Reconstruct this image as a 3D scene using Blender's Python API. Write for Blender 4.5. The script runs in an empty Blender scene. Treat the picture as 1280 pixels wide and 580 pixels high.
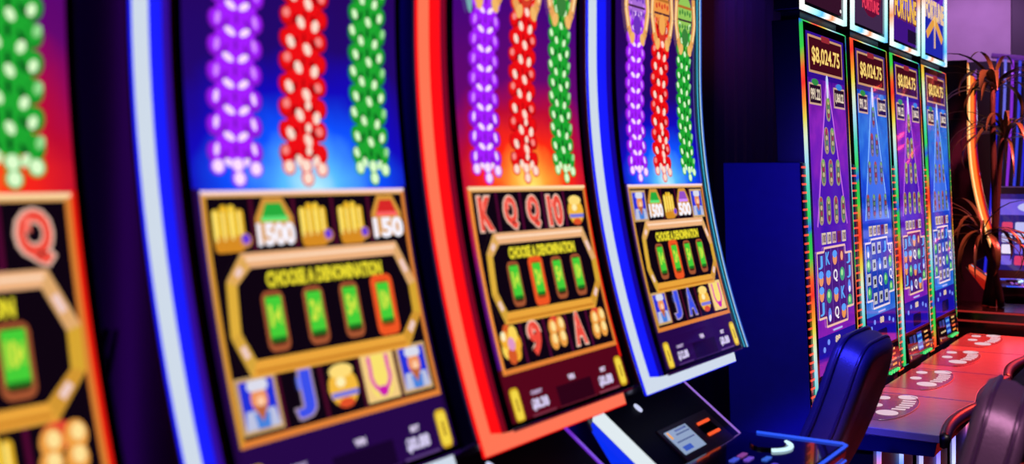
import bpy, bmesh, math, random
from mathutils import Vector, Matrix, noise
random.seed(7)
PI = math.pi
C = bpy.context.scene.collection
sc = bpy.context.scene

# ------------------------------------------------------------------ materials
def lin(c):
    c = c / 255.0
    return c / 12.92 if c <= 0.04045 else ((c + 0.055) / 1.055) ** 2.4
def rgb(*c): return (lin(c[0]), lin(c[1]), lin(c[2]), 1.0)
_m = {}
def new_mat(name):
    m = bpy.data.materials.new(name); m.use_nodes = True
    nt = m.node_tree
    return m, nt, nt.nodes['Principled BSDF']
def surf(name, col, rough=.4, metal=0., spec=.5, bump=0., bscale=200., coat=0.):
    """a plain surface with a little procedural variation in tone and grain"""
    if name in _m: return _m[name]
    m, nt, p = new_mat(name)
    p.inputs['Roughness'].default_value = rough
    p.inputs['Metallic'].default_value = metal
    p.inputs['Specular IOR Level'].default_value = spec
    p.inputs['Coat Weight'].default_value = coat
    tc = nt.nodes.new('ShaderNodeTexCoord')
    nz = nt.nodes.new('ShaderNodeTexNoise'); nz.inputs['Scale'].default_value = bscale * .1
    nt.links.new(tc.outputs['Object'], nz.inputs['Vector'])
    mx = nt.nodes.new('ShaderNodeMix'); mx.data_type = 'RGBA'
    mx.inputs['A'].default_value = tuple(v * .85 for v in col[:3]) + (1,)
    mx.inputs['B'].default_value = tuple(min(1, v * 1.12) for v in col[:3]) + (1,)
    nt.links.new(nz.outputs['Fac'], mx.inputs['Factor'])
    nt.links.new(mx.outputs['Result'], p.inputs['Base Color'])
    if bump:
        n2 = nt.nodes.new('ShaderNodeTexNoise'); n2.inputs['Scale'].default_value = bscale
        nt.links.new(tc.outputs['Object'], n2.inputs['Vector'])
        bp = nt.nodes.new('ShaderNodeBump'); bp.inputs['Strength'].default_value = bump
        bp.inputs['Distance'].default_value = .004
        nt.links.new(n2.outputs['Fac'], bp.inputs['Height'])
        nt.links.new(bp.outputs['Normal'], p.inputs['Normal'])
    _m[name] = m; return m
def glow(name, col, strength=1., rough=.3, sample=True, base=(0.01, 0.01, 0.01, 1)):
    if name in _m: return _m[name]
    m, nt, p = new_mat(name)
    p.inputs['Base Color'].default_value = base
    p.inputs['Roughness'].default_value = rough
    p.inputs['Emission Color'].default_value = col
    p.inputs['Emission Strength'].default_value = strength
    if not sample: m.cycles.emission_sampling = 'NONE'
    _m[name] = m; return m
def pix(c, s=1.0):
    """one colour of a lit display, behind glossy glass"""
    return glow('display_%d_%d_%d_%d' % (c[0], c[1], c[2], int(s * 100)), rgb(*c), s, .06, False, (0, 0, 0, 1))
def ramp_nodes(nt, stops):
    r = nt.nodes.new('ShaderNodeValToRGB'); e = r.color_ramp.elements
    while len(e) > 1: e.remove(e[-1])
    e[0].position = stops[0][0]; e[0].color = rgb(*stops[0][1])
    for pos, c in stops[1:]:
        k = e.new(pos); k.color = rgb(*c)
    return r
def math_node(nt, op, a=None, b=None):
    n = nt.nodes.new('ShaderNodeMath'); n.operation = op
    for i, v in enumerate((a, b)):
        if v is None: continue
        if isinstance(v, (int, float)): n.inputs[i].default_value = v
        else: nt.links.new(v, n.inputs[i])
    return n.outputs[0]
def picture_bg(name, stops, cu, cz, su, sz, nscale=6., namp=.12, strength=1.0):
    """background artwork of a display: a burst of colour around (cu, cz) with soft clouds"""
    if name in _m: return _m[name]
    m, nt, p = new_mat(name)
    p.inputs['Base Color'].default_value = (0, 0, 0, 1); p.inputs['Roughness'].default_value = .06
    tc = nt.nodes.new('ShaderNodeTexCoord'); sx = nt.nodes.new('ShaderNodeSeparateXYZ')
    nt.links.new(tc.outputs['Object'], sx.inputs[0])
    du = math_node(nt, 'MULTIPLY', math_node(nt, 'SUBTRACT', sx.outputs['Y'], cu), su)
    dz = math_node(nt, 'MULTIPLY', math_node(nt, 'SUBTRACT', sx.outputs['Z'], cz), sz)
    d = math_node(nt, 'SQRT', math_node(nt, 'ADD', math_node(nt, 'MULTIPLY', du, du), math_node(nt, 'MULTIPLY', dz, dz)))
    nz = nt.nodes.new('ShaderNodeTexNoise'); nz.inputs['Scale'].default_value = nscale; nz.inputs['Detail'].default_value = 4
    nt.links.new(tc.outputs['Object'], nz.inputs['Vector'])
    f = math_node(nt, 'ADD', d, math_node(nt, 'MULTIPLY', math_node(nt, 'SUBTRACT', nz.outputs['Fac'], .5), namp * 2))
    r = ramp_nodes(nt, stops); nt.links.new(f, r.inputs[0])
    nt.links.new(r.outputs['Color'], p.inputs['Emission Color'])
    p.inputs['Emission Strength'].default_value = strength
    m.cycles.emission_sampling = 'NONE'
    _m[name] = m; return m
def rainbow(name, stops, period, phase, axis='Z', strength=1.5):
    """LED strip whose colour runs along its length"""
    m, nt, p = new_mat(name)
    p.inputs['Base Color'].default_value = (.02, .02, .02, 1); p.inputs['Roughness'].default_value = .3
    tc = nt.nodes.new('ShaderNodeTexCoord'); sx = nt.nodes.new('ShaderNodeSeparateXYZ')
    nt.links.new(tc.outputs['Object'], sx.inputs[0])
    a = math_node(nt, 'ADD', math_node(nt, 'SUBTRACT', 2.34, sx.outputs['Z']), math_node(nt, 'MULTIPLY', sx.outputs['Y'], 1.3))
    f = math_node(nt, 'FRACT', math_node(nt, 'ADD', math_node(nt, 'DIVIDE', a, period), phase + 4.))
    r = ramp_nodes(nt, stops); nt.links.new(f, r.inputs[0])
    nt.links.new(r.outputs['Color'], p.inputs['Emission Color'])
    p.inputs['Emission Strength'].default_value = strength
    return m

# ------------------------------------------------------------------ mesh builder
class MB:
    def __init__(s): s.bm = bmesh.new(); s.mi = 0
    def face(s, pts):
        f = s.bm.faces.new([s.bm.verts.new(p) for p in pts]); f.material_index = s.mi; return f
    def box(s, x0, x1, y0, y1, z0, z1):
        v = [s.bm.verts.new((x, y, z)) for x in (x0, x1) for y in (y0, y1) for z in (z0, z1)]
        for q in ((0,1,3,2),(4,6,7,5),(0,4,5,1),(2,3,7,6),(0,2,6,4),(1,5,7,3)):
            s.bm.faces.new([v[i] for i in q]).material_index = s.mi
    def rings(s, rings, closed=True, cap=True):
        """loft of point rings"""
        vs = [[s.bm.verts.new(p) for p in r] for r in rings]
        n = len(rings[0])
        for a, b in zip(vs, vs[1:]):
            for i in range(n if closed else n - 1):
                j = (i + 1) % n
                s.bm.faces.new((a[i], a[j], b[j], b[i])).material_index = s.mi
        if cap and closed:
            s.bm.faces.new(vs[0][::-1]).material_index = s.mi
            s.bm.faces.new(vs[-1]).material_index = s.mi
        return vs
    def prism_y(s, xz, y0, y1):
        s.rings([[(x, y0, z) for x, z in xz], [(x, y1, z) for x, z in xz]])
    def prism_z(s, xy, z0, z1):
        s.rings([[(x, y, z0) for x, y in xy], [(x, y, z1) for x, y in xy]])
    def tube(s, pts, r, n=8, closed=False, rr=None):
        pts = [Vector(p) for p in pts]; N = len(pts); rg = []
        up = Vector((.13, .21, .97))
        for i, p in enumerate(pts):
            a = pts[(i - 1) % N] if (closed or i > 0) else p
            b = pts[(i + 1) % N] if (closed or i < N - 1) else p
            t = (b - a).normalized()
            u = t.cross(up)
            if u.length < .05: u = t.cross(Vector((1, 0, 0)))
            u.normalize(); w = t.cross(u)
            q = rr[i] if rr else r
            rg.append([p + (u * math.cos(2*PI*k/n) + w * math.sin(2*PI*k/n)) * q for k in range(n)])
        if closed: rg.append(rg[0]); s.rings(rg, cap=False); bmesh.ops.remove_doubles(s.bm, verts=s.bm.verts, dist=1e-6)
        else: s.rings(rg)
    def lathe(s, prof, cx=0, cy=0, n=32):
        s.rings([[(cx + r*math.cos(2*PI*k/n), cy + r*math.sin(2*PI*k/n), z) for k in range(n)] for r, z in prof])
    def build(s, name, mats, parent=None, smooth=False, bevel=0., loc=None):
        bmesh.ops.recalc_face_normals(s.bm, faces=s.bm.faces)
        me = bpy.data.meshes.new(name); s.bm.to_mesh(me); s.bm.free()
        for m in (mats if isinstance(mats, (list, tuple)) else [mats]): me.materials.append(m)
        o = bpy.data.objects.new(name, me); C.objects.link(o)
        if smooth:
            for p in me.polygons: p.use_smooth = True
            if smooth == 'angle': me.set_sharp_from_angle(angle=math.radians(40))
        if parent: o.parent = parent
        if loc: o.location = loc
        if bevel:
            b = o.modifiers.new('Bevel', 'BEVEL'); b.width = bevel; b.segments = 2; b.limit_method = 'ANGLE'; b.angle_limit = math.radians(40)
        return o
def empty(name, label, cat, loc, rz=0, group=None):
    o = bpy.data.objects.new(name, None); C.objects.link(o); o.empty_display_size = .1
    o.location = loc; o.rotation_euler = (0, 0, rz)
    tag(o, label, cat, group); return o
def tag(o, label, cat, group=None):
    o['label'] = label; o['category'] = cat
    if group: o['group'] = group
def struct(o): o['kind'] = 'structure'; return o

# ------------------------------------------------------------------ lettering and display artwork
_tx = {}
def text_tris(t, bold=0.0):
    key = (t, bold)
    if key in _tx: return _tx[key]
    cu = bpy.data.curves.new('t', 'FONT'); cu.body = t; cu.size = 1; cu.resolution_u = 3; cu.offset = bold
    ob = bpy.data.objects.new('t', cu); C.objects.link(ob)
    dg = bpy.context.evaluated_depsgraph_get()
    me = bpy.data.meshes.new_from_object(ob.evaluated_get(dg))
    vs = [(v.co.x, v.co.y) for v in me.vertices]
    x0 = min(v[0] for v in vs); x1 = max(v[0] for v in vs); y0 = min(v[1] for v in vs); y1 = max(v[1] for v in vs)
    tr = [[((vs[i][0]-x0)/(x1-x0), (vs[i][1]-y0)/(y1-y0)) for i in p.vertices] for p in me.polygons]
    bpy.data.objects.remove(ob); bpy.data.meshes.remove(me); bpy.data.curves.remove(cu)
    _tx[key] = tr; return tr

class Art:
    """flat artwork of a display in (u across, z up); layers are half a millimetre apart"""
    def __init__(s): s.f = []
    def poly(s, pts, L, c): s.f.append((pts, L, c))
    def rect(s, u0, u1, z0, z1, L, c): s.poly([(u0, z0), (u1, z0), (u1, z1), (u0, z1)], L, c)
    def ell(s, u, z, a, b, L, c, rot=0., n=14):
        ca, sa = math.cos(rot), math.sin(rot)
        s.poly([(u + a*math.cos(t)*ca - b*math.sin(t)*sa, z + a*math.cos(t)*sa + b*math.sin(t)*ca)
                for t in [2*PI*i/n for i in range(n)]], L, c)
    def rrect(s, u0, u1, z0, z1, r, L, c):
        P = []
        for cu, cz, a0 in ((u1-r, z1-r, 0), (u0+r, z1-r, 90), (u0+r, z0+r, 180), (u1-r, z0+r, 270)):
            for k in range(5):
                a = math.radians(a0 + k*22.5); P.append((cu + r*math.cos(a), cz + r*math.sin(a)))
        s.poly(P, L, c)
    def ring(s, outer, inner, L, cols):
        n = len(outer)
        for i in range(n):
            j = (i + 1) % n
            s.poly([outer[i], outer[j], inner[j], inner[i]], L, cols[i % len(cols)])
    def line(s, pts, w, L, c):
        for (a, b) in zip(pts, pts[1:]):
            d = Vector((b[0]-a[0], b[1]-a[1])); 
            if d.length < 1e-6: continue
            n = Vector((-d.y, d.x)).normalized() * w/2
            s.poly([(a[0]-n.x, a[1]-n.y), (b[0]-n.x, b[1]-n.y), (b[0]+n.x, b[1]+n.y), (a[0]+n.x, a[1]+n.y)], L, c)
    def text(s, t, u0, u1, z0, z1, L, c, bold=0.02):
        for tr in text_tris(t, bold):
            s.poly([(u0 + p[0]*(u1-u0), z0 + p[1]*(z1-z0)) for p in tr], L, c)
    def build(s, name, fx, parent, base_mats, step=.03):
        """base_mats: colours given as material objects stay; tuples become display colours"""
        bm = bmesh.new(); mats = []; idx = {}
        for pts, L, c in s.f:
            m = c if isinstance(c, bpy.types.Material) else pix(c)
            if m.name not in idx: idx[m.name] = len(mats); mats.append(m)
            try: bm.faces.new([bm.verts.new((L, p[0], p[1])) for p in pts]).material_index = idx[m.name]
            except ValueError: pass
        if step:
            zs = [v.co.z for v in bm.verts]; z = min(zs) + step; top = max(zs)
            while z < top:
                bmesh.ops.bisect_plane(bm, geom=bm.verts[:] + bm.edges[:] + bm.faces[:], plane_co=(0, 0, z), plane_no=(0, 0, 1))
                z += step
        for f in bm.faces:
            f.normal_update()
            if f.normal.x < 0: f.normal_flip()
        for v in bm.verts: v.co.x = fx(v.co.z) + .0005 * v.co.x
        me = bpy.data.meshes.new(name); bm.to_mesh(me); bm.free()
        for m in mats: me.materials.append(m)
        o = bpy.data.objects.new(name, me); C.objects.link(o); o.parent = parent
        return o

GOLD = (225, 165, 70); GOLDL = (250, 215, 150); GOLDD = (180, 110, 45); BLK = (14, 4, 16); WHITE = (235, 235, 245)

# ------------------------------------------------------------------ common materials
M_body = surf('glossy_black_purple_plastic', rgb(30, 14, 44), .28)
M_black = surf('black_plastic', rgb(12, 12, 16), .35)
M_bezel = surf('black_glass_bezel', (.002, .002, .003), .12)
M_navy = surf('navy_metal_side', rgb(34, 36, 110), .45)
M_dark = surf('dark_metal', rgb(30, 26, 40), .4, .6)
M_panel = surf('console_panel', rgb(12, 8, 40), .5, spec=.15)
M_glass = surf('dark_touch_glass', rgb(14, 12, 34), .1, coat=.5)
M_side = surf('pod_side_gloss', rgb(90, 90, 110), .2, .9)
M_chrome = surf('chrome', rgb(190, 190, 200), .15, 1.)

# ------------------------------------------------------------------ curved slot machine
K, Z0 = .216, 2.03
def fxs(z): return K * max(0., Z0 - z) ** 2          # curve of the light frame
W = .62; ZB, ZT = 1.131, 2.50
def frame_ring(mb, prof, zb, zt, W):
    """closed frame around a curved display; prof = [(inset, bottom inset, dx), ...] a closed section"""
    def loop(w, wb, dx):
        n = 26; P = []
        for i in range(n + 1): z = zt - w + (zb + wb - zt + w) * i / n; P.append((fxs(z) + dx, w, z))
        for i in range(1, 7): P.append((fxs(zb + wb) + dx, w + (W - 2*w) * i / 6, zb + wb))
        for i in range(1, n + 1): z = zb + wb + (zt - w - zb - wb) * i / n; P.append((fxs(z) + dx, W - w, z))
        for i in range(1, 6): P.append((fxs(zt - w) + dx, W - w - (W - 2*w) * i / 6, zt - w))
        return P
    L = [loop(*p) for p in prof]
    vs = [[mb.bm.verts.new(p) for p in l] for l in L]
    n = len(L[0])
    for a, b in zip(vs, vs[1:] + vs[:1]):
        for i in range(n):
            j = (i + 1) % n
            mb.bm.faces.new((a[i], a[j], b[j], b[i]))

def chains(A, palette, L):
    """three hanging columns of shiny plaited beads"""
    rnd = random.Random(5)
    for n_, (cb, sl, w, top, (dark, mid, light)) in enumerate(palette):
        p = (.043, .040, .038)[n_]
        rows = int((top - 1.72) / p) + 1
        deep = tuple(int(v*.78) for v in mid); soft = tuple(int(mid[q]*.4 + light[q]*.6) for q in range(3))
        cx = lambda z: cb + sl * (z - 1.70)
        A.poly([(cb - w*.33, 1.728), (cb + w*.33, 1.728), (cx(top) + w*.40, top), (cx(top) - w*.40, top)], L, mid)
        for i in range(rows):
            z = 1.722 + i * p; c = cx(z); low = i < 3
            for sg in (-1, 1):
                A.ell(c + sg*w*.37, z + .016, w*.135, .0185, L + 1, deep, -sg*.25, 12)
                A.ell(c + sg*w*.36, z + .018, w*.105, .0145, L + 2, mid, -sg*.25, 12)
                A.ell(c + sg*w*.19, z + .012, w*.035, .011, L + 3, deep if n_ == 0 else dark, sg*.5, 8)
            A.ell(c, z + .020, w*.035, .010, L + 3, deep if n_ != 2 else dark, 0, 8)
            j = lambda a: rnd.uniform(-a, a)
            if n_ == 0:      # flat V of glints on each tier
                for sg in (-1, 1):
                    A.ell(c + sg*w*.135 + j(.002), z - .001, w*.105, .0062, L + 4, light, sg*.45, 10)
                    A.ell(c + sg*w*.34, z + .020 + j(.002), w*.042, .0105, L + 4, soft if not low else light, -sg*.25 + sg*.5, 10)
            elif n_ == 1:    # scattered slanting glints
                pos = ((-.27, .012), (.06, .000), (.33, .016)) if i % 2 else ((-.10, .006), (.24, .002), (-.36, .022))
                for q, (du, dz) in enumerate(pos):
                    A.ell(c + du*w + j(.003), z + dz + j(.002), w*.075, .0118 if q < 2 else .008, L + 4, light if q < 2 else soft, .55 if du < .1 else -.4, 10)
                if low: A.ell(c + .1*w, z + .022, w*.06, .009, L + 4, light, -.3, 8)
            else:            # small lattice of glints
                pos = ((-.33, .014), (.02, .002), (.33, .012)) if i % 2 else ((-.17, .004), (.19, .000), (-.40, .020), (.42, .022))
                for q, (du, dz) in enumerate(pos):
                    A.ell(c + du*w + j(.002), z + dz + j(.002), w*.065, .0098, L + 4, light if q < 3 else soft, .45 if du < .1 else -.45, 10)
        for q, dz in ((-.33, .010), (.02, .012), (.35, .006), (.03, -.010)):
            A.ell(cb + q*w, 1.706 + dz, w*.135, .0145, L + 4, mid, 0, 12); A.ell(cb + q*w, 1.706 + dz, w*.10, .0108, L + 5, light, .2, 12)

def hand(A, u, z, L):
    for k in range(4):
        A.rrect(u - .036 + k*.0165, u - .036 + k*.0165 + .0155, z - .036, z + .028 + (.007 if k in (1, 2) else 0), .007, L, (240, 185, 40) if k % 2 else (250, 205, 60))
        A.rrect(u - .033 + k*.0165, u - .028 + k*.0165, z - .026, z + .024, .002, L + 1, (255, 235, 130))
    A.rrect(u - .036, u + .024, z - .04, z - .014, .008, L + 1, (215, 140, 35))
    A.ell(u + .028, z - .022, .013, .012, L + 2, (210, 140, 90)); A.ell(u + .028, z - .02, .009, .008, L + 3, (105, 60, 215))
def badge(A, u, z, L, col, txt):
    A.poly([(u-.043, z-.03), (u+.043, z-.03), (u+.043, z+.012), (u+.022, z+.045), (u-.022, z+.045), (u-.043, z+.012)], L, (215, 150, 60))
    A.poly([(u-.033, z+.006), (u+.033, z+.006), (u+.017, z+.036), (u-.017, z+.036)], L + 1, col)
    A.rect(u-.03, u+.03, z+.006, z+.014, L + 2, tuple(min(255, v + 60) for v in col))
    A.text(txt, u-.043, u+.043, z-.034, z+.004, L + 2, (250, 245, 255), .05)
def letter(A, u, z, L, t, edge, fill, h=.036):
    w = .025 if len(t) == 1 else .032
    if t in 'JI': w = .022
    A.text(t, u - w - .005, u + w + .005, z - h - .004, z + h + .004, L, edge, .09)
    A.text(t, u - w, u + w, z - h, z + h, L + 1, fill, .045)
    A.rect(u - w*.5, u - w*.2, z + h*.2, z + h*.75, L + 2, tuple(min(255, v + 50) for v in fill))
def portrait(A, u, z, L):
    A.rect(u-.043, u+.043, z-.042, z+.042, L, (205, 165, 110))
    A.rect(u-.036, u+.036, z-.036, z+.036, L + 1, (35, 50, 215))
    A.poly([(u-.036, z-.036), (u+.036, z-.036), (u+.03, z-.008), (u-.03, z-.008)], L + 2, (190, 195, 225))
    A.poly([(u-.012, z-.036), (u+.014, z-.036), (u+.017, z-.012), (u-.015, z-.012)], L + 3, (70, 130, 220))
    A.ell(u, z + .008, .0175, .021, L + 4, (240, 150, 95)); A.ell(u + .002, z + .004, .008, .008, L + 5, (255, 205, 165))
    A.poly([(u-.015, z-.002), (u+.015, z-.002), (u, z-.026)], L + 5, (190, 100, 60))
    A.rrect(u-.022, u+.022, z+.02, z+.037, .008, L + 5, (220, 220, 235))
def pot(A, u, z, L, body=(245, 185, 60), band=(120, 120, 220)):
    A.ell(u, z - .005, .037, .032, L, body); A.ell(u, z + .022, .03, .012, L + 1, (255, 220, 120))
    A.rect(u-.033, u+.033, z-.02, z-.011, L + 2, band); A.ell(u-.006, z+.004, .012, .008, L + 2, (255, 240, 180))
    A.ell(u, z-.03, .02, .008, L + 1, (225, 80, 40))
def horseshoe(A, u, z, L):
    A.rect(u-.044, u+.044, z-.042, z+.042, L, (245, 205, 130)); A.rrect(u-.03, u+.03, z-.036, z+.036, .02, L + 1, (250, 225, 110))
    P = [(u + .025*math.cos(t), z + .002 + .027*math.sin(t)) for t in [math.radians(160 + k*220/14) for k in range(15)]]
    A.line([(P[0][0], z+.034)] + P + [(P[-1][0], z+.034)], .009, L + 2, (225, 60, 175))
    A.ell(u, z - .026, .013, .009, L + 3, (205, 30, 170))
def coins(A, u, z, L):
    A.ell(u-.004, z+.02, .026, .018, L, (225, 70, 50))
    for du, dz in ((-.02, -.014), (.017, -.012), (-.016, .012), (.02, .016)):
        A.ell(u+du, z+dz, .0175, .02, L + 1, (240, 160, 70)); A.ell(u+du+.003, z+dz+.004, .01, .011, L + 2, (255, 225, 150))
def bouquet(A, u, z, L):
    for k in range(7):
        a = k * .9; A.ell(u + .022*math.cos(a), z + .024*math.sin(a), .017, .018, L + k % 2, ((245, 175, 50), (255, 215, 90), (215, 90, 40))[k % 3])
    A.ell(u, z, .013, .014, L + 2, (225, 150, 200)); A.ell(u-.024, z+.018, .008, .01, L + 2, (255, 245, 200))
SYM = dict(hand=hand, person=portrait, pot=pot, shoe=horseshoe, coins=coins, flowers=bouquet,
           green=lambda A, u, z, L: badge(A, u, z, L, (40, 170, 60), '1500'),
           red=lambda A, u, z, L: badge(A, u, z, L, (215, 40, 40), '150'),
           purple=lambda A, u, z, L: badge(A, u, z, L, (150, 80, 200), '500'))

def display_art(theme, top, bottom, lit, left_num, right_num):
    A = Art()
    if theme == 'blue':
        bg = picture_bg('display_blue_burst', [(0, (190, 245, 255)), (.10, (90, 190, 255)), (.25, (15, 80, 255)), (.42, (20, 10, 190)), (.62, (34, 8, 110)), (1, (40, 6, 90))], .32, 1.675, 1.5, 2.4)
        low, lowd, cell = (38, 8, 72), (24, 4, 44), (18, 4, 34)
        edge, fill = (175, 150, 175), (60, 80, 235)
    else:
        bg = picture_bg('display_red_burst', [(0, (255, 235, 110)), (.10, (255, 170, 60)), (.24, (255, 40, 20)), (.42, (190, 12, 50)), (.62, (100, 8, 110)), (1, (70, 6, 120))], .32, 1.675, 1.5, 2.4)
        low, lowd, cell = (84, 6, 26), (46, 3, 22), (38, 3, 32)
        edge, fill = (240, 195, 175), (240, 75, 60)
    u0, u1 = .047, .578
    A.rect(u0, u1, 1.30, 2.46, 0, bg)
    A.rect(u0, u1, 1.18, 1.30, 0, low)
    if theme == 'red':
        A.rect(.562, u1, 1.26, 1.68, 1, (235, 25, 15))
    else:
        A.rect(.562, u1, 1.26, 1.68, 1, (30, 6, 60)); A.rect(u0, .062, 1.26, 1.68, 1, (34, 6, 66))
    # hanging bead columns
    pal = [(.143, .075, .118, 2.16, ((60, 4, 150), (165, 30, 255), (255, 222, 255))),
           (.300, .075, .118, 2.14, ((130, 2, 10), (238, 14, 20), (255, 222, 205))),
           (.478, .035, .104, 2.14, ((4, 62, 20), (30, 165, 48), (225, 255, 205)))]
    chains(A, pal, 2)
    for (c, col, col2) in ((.172, (170, 110, 215), (110, 50, 190)), (.333, (240, 150, 70), (215, 60, 40)), (.494, (150, 200, 90), (60, 130, 60))):
        # patterned lantern above each column, held by gold arms
        A.ell(c, 2.185, .052, .06, 6, col, 0, 20); A.rect(c-.05, c+.05, 2.205, 2.213, 7, GOLDD); A.rect(c-.052, c+.052, 2.166, 2.172, 7, (60, 20, 50))
        for k in range(5):
            A.ell(c - .036 + k*.018, 2.19 + .004*(k % 2), .006, .008, 8, col2); A.ell(c - .036 + k*.018, 2.15, .006, .007, 8, col2)
        A.ell(c, 2.118, .024, .028, 8, col2)
        if col[0] == 240: A.ell(c, 2.128, .03, .036, 7, (150, 20, 20)); A.ell(c, 2.138, .022, .03, 9, (245, 170, 85))
        for sgn in (-1, 1):
            A.line([(c + sgn*.06, 2.24), (c + sgn*.066, 2.16), (c + sgn*.05, 2.105), (c + sgn*.03, 2.075)], .024, 9, (235, 165, 90))
            A.line([(c + sgn*.062, 2.22), (c + sgn*.069, 2.16), (c + sgn*.054, 2.11)], .008, 10, (255, 225, 170))
            A.ell(c + sgn*.03, 2.08, .013, .018, 10, (245, 185, 105), sgn*.5)
    if theme == 'red':
        A.ell(.066, 2.13, .012, .055, 11, (110, 165, 170), .1); A.ell(.098, 2.10, .012, .05, 11, (120, 175, 175), .15)
    # reel window
    g0, g1, gz0, gz1 = .062, .562, 1.288, 1.676
    A.rect(g0 + .006, g1 - .006, gz0 + .006, gz1 - .006, 3, BLK)
    O = [(g0, gz0), (g1, gz0), (g1, gz1), (g0, gz1)]; t = .010
    I = [(g0+t, gz0+t), (g1-t, gz0+t), (g1-t, gz1-t), (g0+t, gz1-t)]
    A.ring(O, I, 5, [(225, 130, 55), (215, 125, 50), (235, 175, 105), (215, 150, 50) if theme == 'blue' else (250, 150, 60)])
    A.rect(g0, g1, gz1 - .005, gz1 + .001, 6, (255, 225, 175) if theme == 'red' else (245, 215, 225))
    us = (.116, .213, .308, .405, .502)
    for k in range(4):
        um = (us[k] + us[k+1]) / 2; A.rect(um - .004, um + .004, gz0 + t, gz1 - t, 4, (80, 10, 50) if theme == 'red' else (74, 12, 40))
    for row, z in ((top, 1.619), (bottom, 1.346)):
        for u, sy in zip(us, row):
            if not sy: continue
            if sy in SYM: SYM[sy](A, u, z, 6)
            else: letter(A, u, z, 6, sy, edge, fill)
    # centre pop-up
    O = [(.125, 1.577), (.512, 1.577), (.551, 1.50), (.549, 1.44), (.498, 1.384), (.108, 1.386), (.080, 1.45), (.088, 1.535)]
    I = [(.142, 1.553), (.500, 1.553), (.529, 1.494), (.527, 1.446), (.486, 1.409), (.124, 1.411), (.102, 1.455), (.109, 1.527)]
    A.poly(O, 14, BLK)
    A.ring(O, I, 15, [(240, 180, 130), (225, 170, 110), (215, 165, 50), (210, 150, 50), (235, 165, 60), (215, 165, 60), (225, 175, 60), (225, 170, 90)])
    for (a, b) in ((1, 2), (3, 4), (5, 6), (7, 0)):
        p = ((O[a][0]+I[a][0])/2, (O[a][1]+I[a][1])/2); A.line([((O[a][0]*2+O[b][0])/3*.5+(I[a][0]*2+I[b][0])/3*.5, (O[a][1]*2+O[b][1])/3*.5+(I[a][1]*2+I[b][1])/3*.5), ((O[a][0]+O[b][0]*2)/3*.5+(I[a][0]+I[b][0]*2)/3*.5, (O[a][1]+O[b][1]*2)/3*.5+(I[a][1]+I[b][1]*2)/3*.5)], .011, 16, (240, 205, 200))
    A.line([(.135, 1.567), (.505, 1.567)], .005, 16, (255, 220, 190)); A.line([(.118, 1.394), (.49, 1.393)], .005, 16, (200, 125, 35))
    A.text('CHOOSE A DENOMINATION', .172, .460, 1.519, 1.545, 15, (235, 220, 50), .055)
    for k, (u, tx) in enumerate(zip((.179, .272, .362, .452), ('1¢', '2¢', '5¢', '10¢'))):
        on = k == lit; e = .006 if on else 0
        A.rrect(u-.0245-e, u+.0245+e, 1.418-e, 1.514+e, .014, 15, (240, 85, 35) if on else (165, 85, 50))
        A.rrect(u-.0185, u+.0185, 1.428, 1.508, .009, 16, (70, 35, 20) if not on else (150, 60, 20))
        A.rect(u-.0175, u+.0175, 1.437, 1.505, 17, (70, 205, 55)); A.rect(u-.0165, u+.0165, 1.434, 1.441, 18, (20, 110, 30))
        A.text(tx, u-.0125, u+.0125, 1.449, 1.492, 18, (215, 230, 70), .045)
    # meters under the window
    A.rect(.245, .40, 1.197, 1.238, 2, lowd)
    A.rect(.13, .225, 1.192, 1.199, 2, tuple(v + 40 for v in low)); A.rect(.24, .41, 1.190, 1.196, 2, tuple(v + 36 for v in low)); A.rect(.42, .52, 1.192, 1.199, 2, tuple(v + 55 for v in low))
    A.text(left_num, .137, .203, 1.205, 1.229, 3, (215, 205, 240), .06); A.text('CREDIT', .143, .188, 1.237, 1.245, 3, (200, 180, 220), .04)
    A.text(right_num, .432, .498, 1.206, 1.231, 3, (215, 205, 240), .06); A.text('BET', .452, .478, 1.239, 1.249, 3, (225, 210, 240), .05)
    A.text('WIN', .305, .333, 1.243, 1.255, 3, (225, 210, 240), .06)
    for u, za in ((.083, 1.227), (.5445, 1.229)):
        A.rrect(u-.0175, u+.0175, za-.034, za+.034, .011, 3, (205, 160, 30)); A.rrect(u-.013, u+.013, za-.029, za+.029, .008, 4, (245, 215, 70))
        A.text('i', u-.003, u+.003, za-.013, za+.013, 5, (140, 90, 20), .05)
    return A

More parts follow.
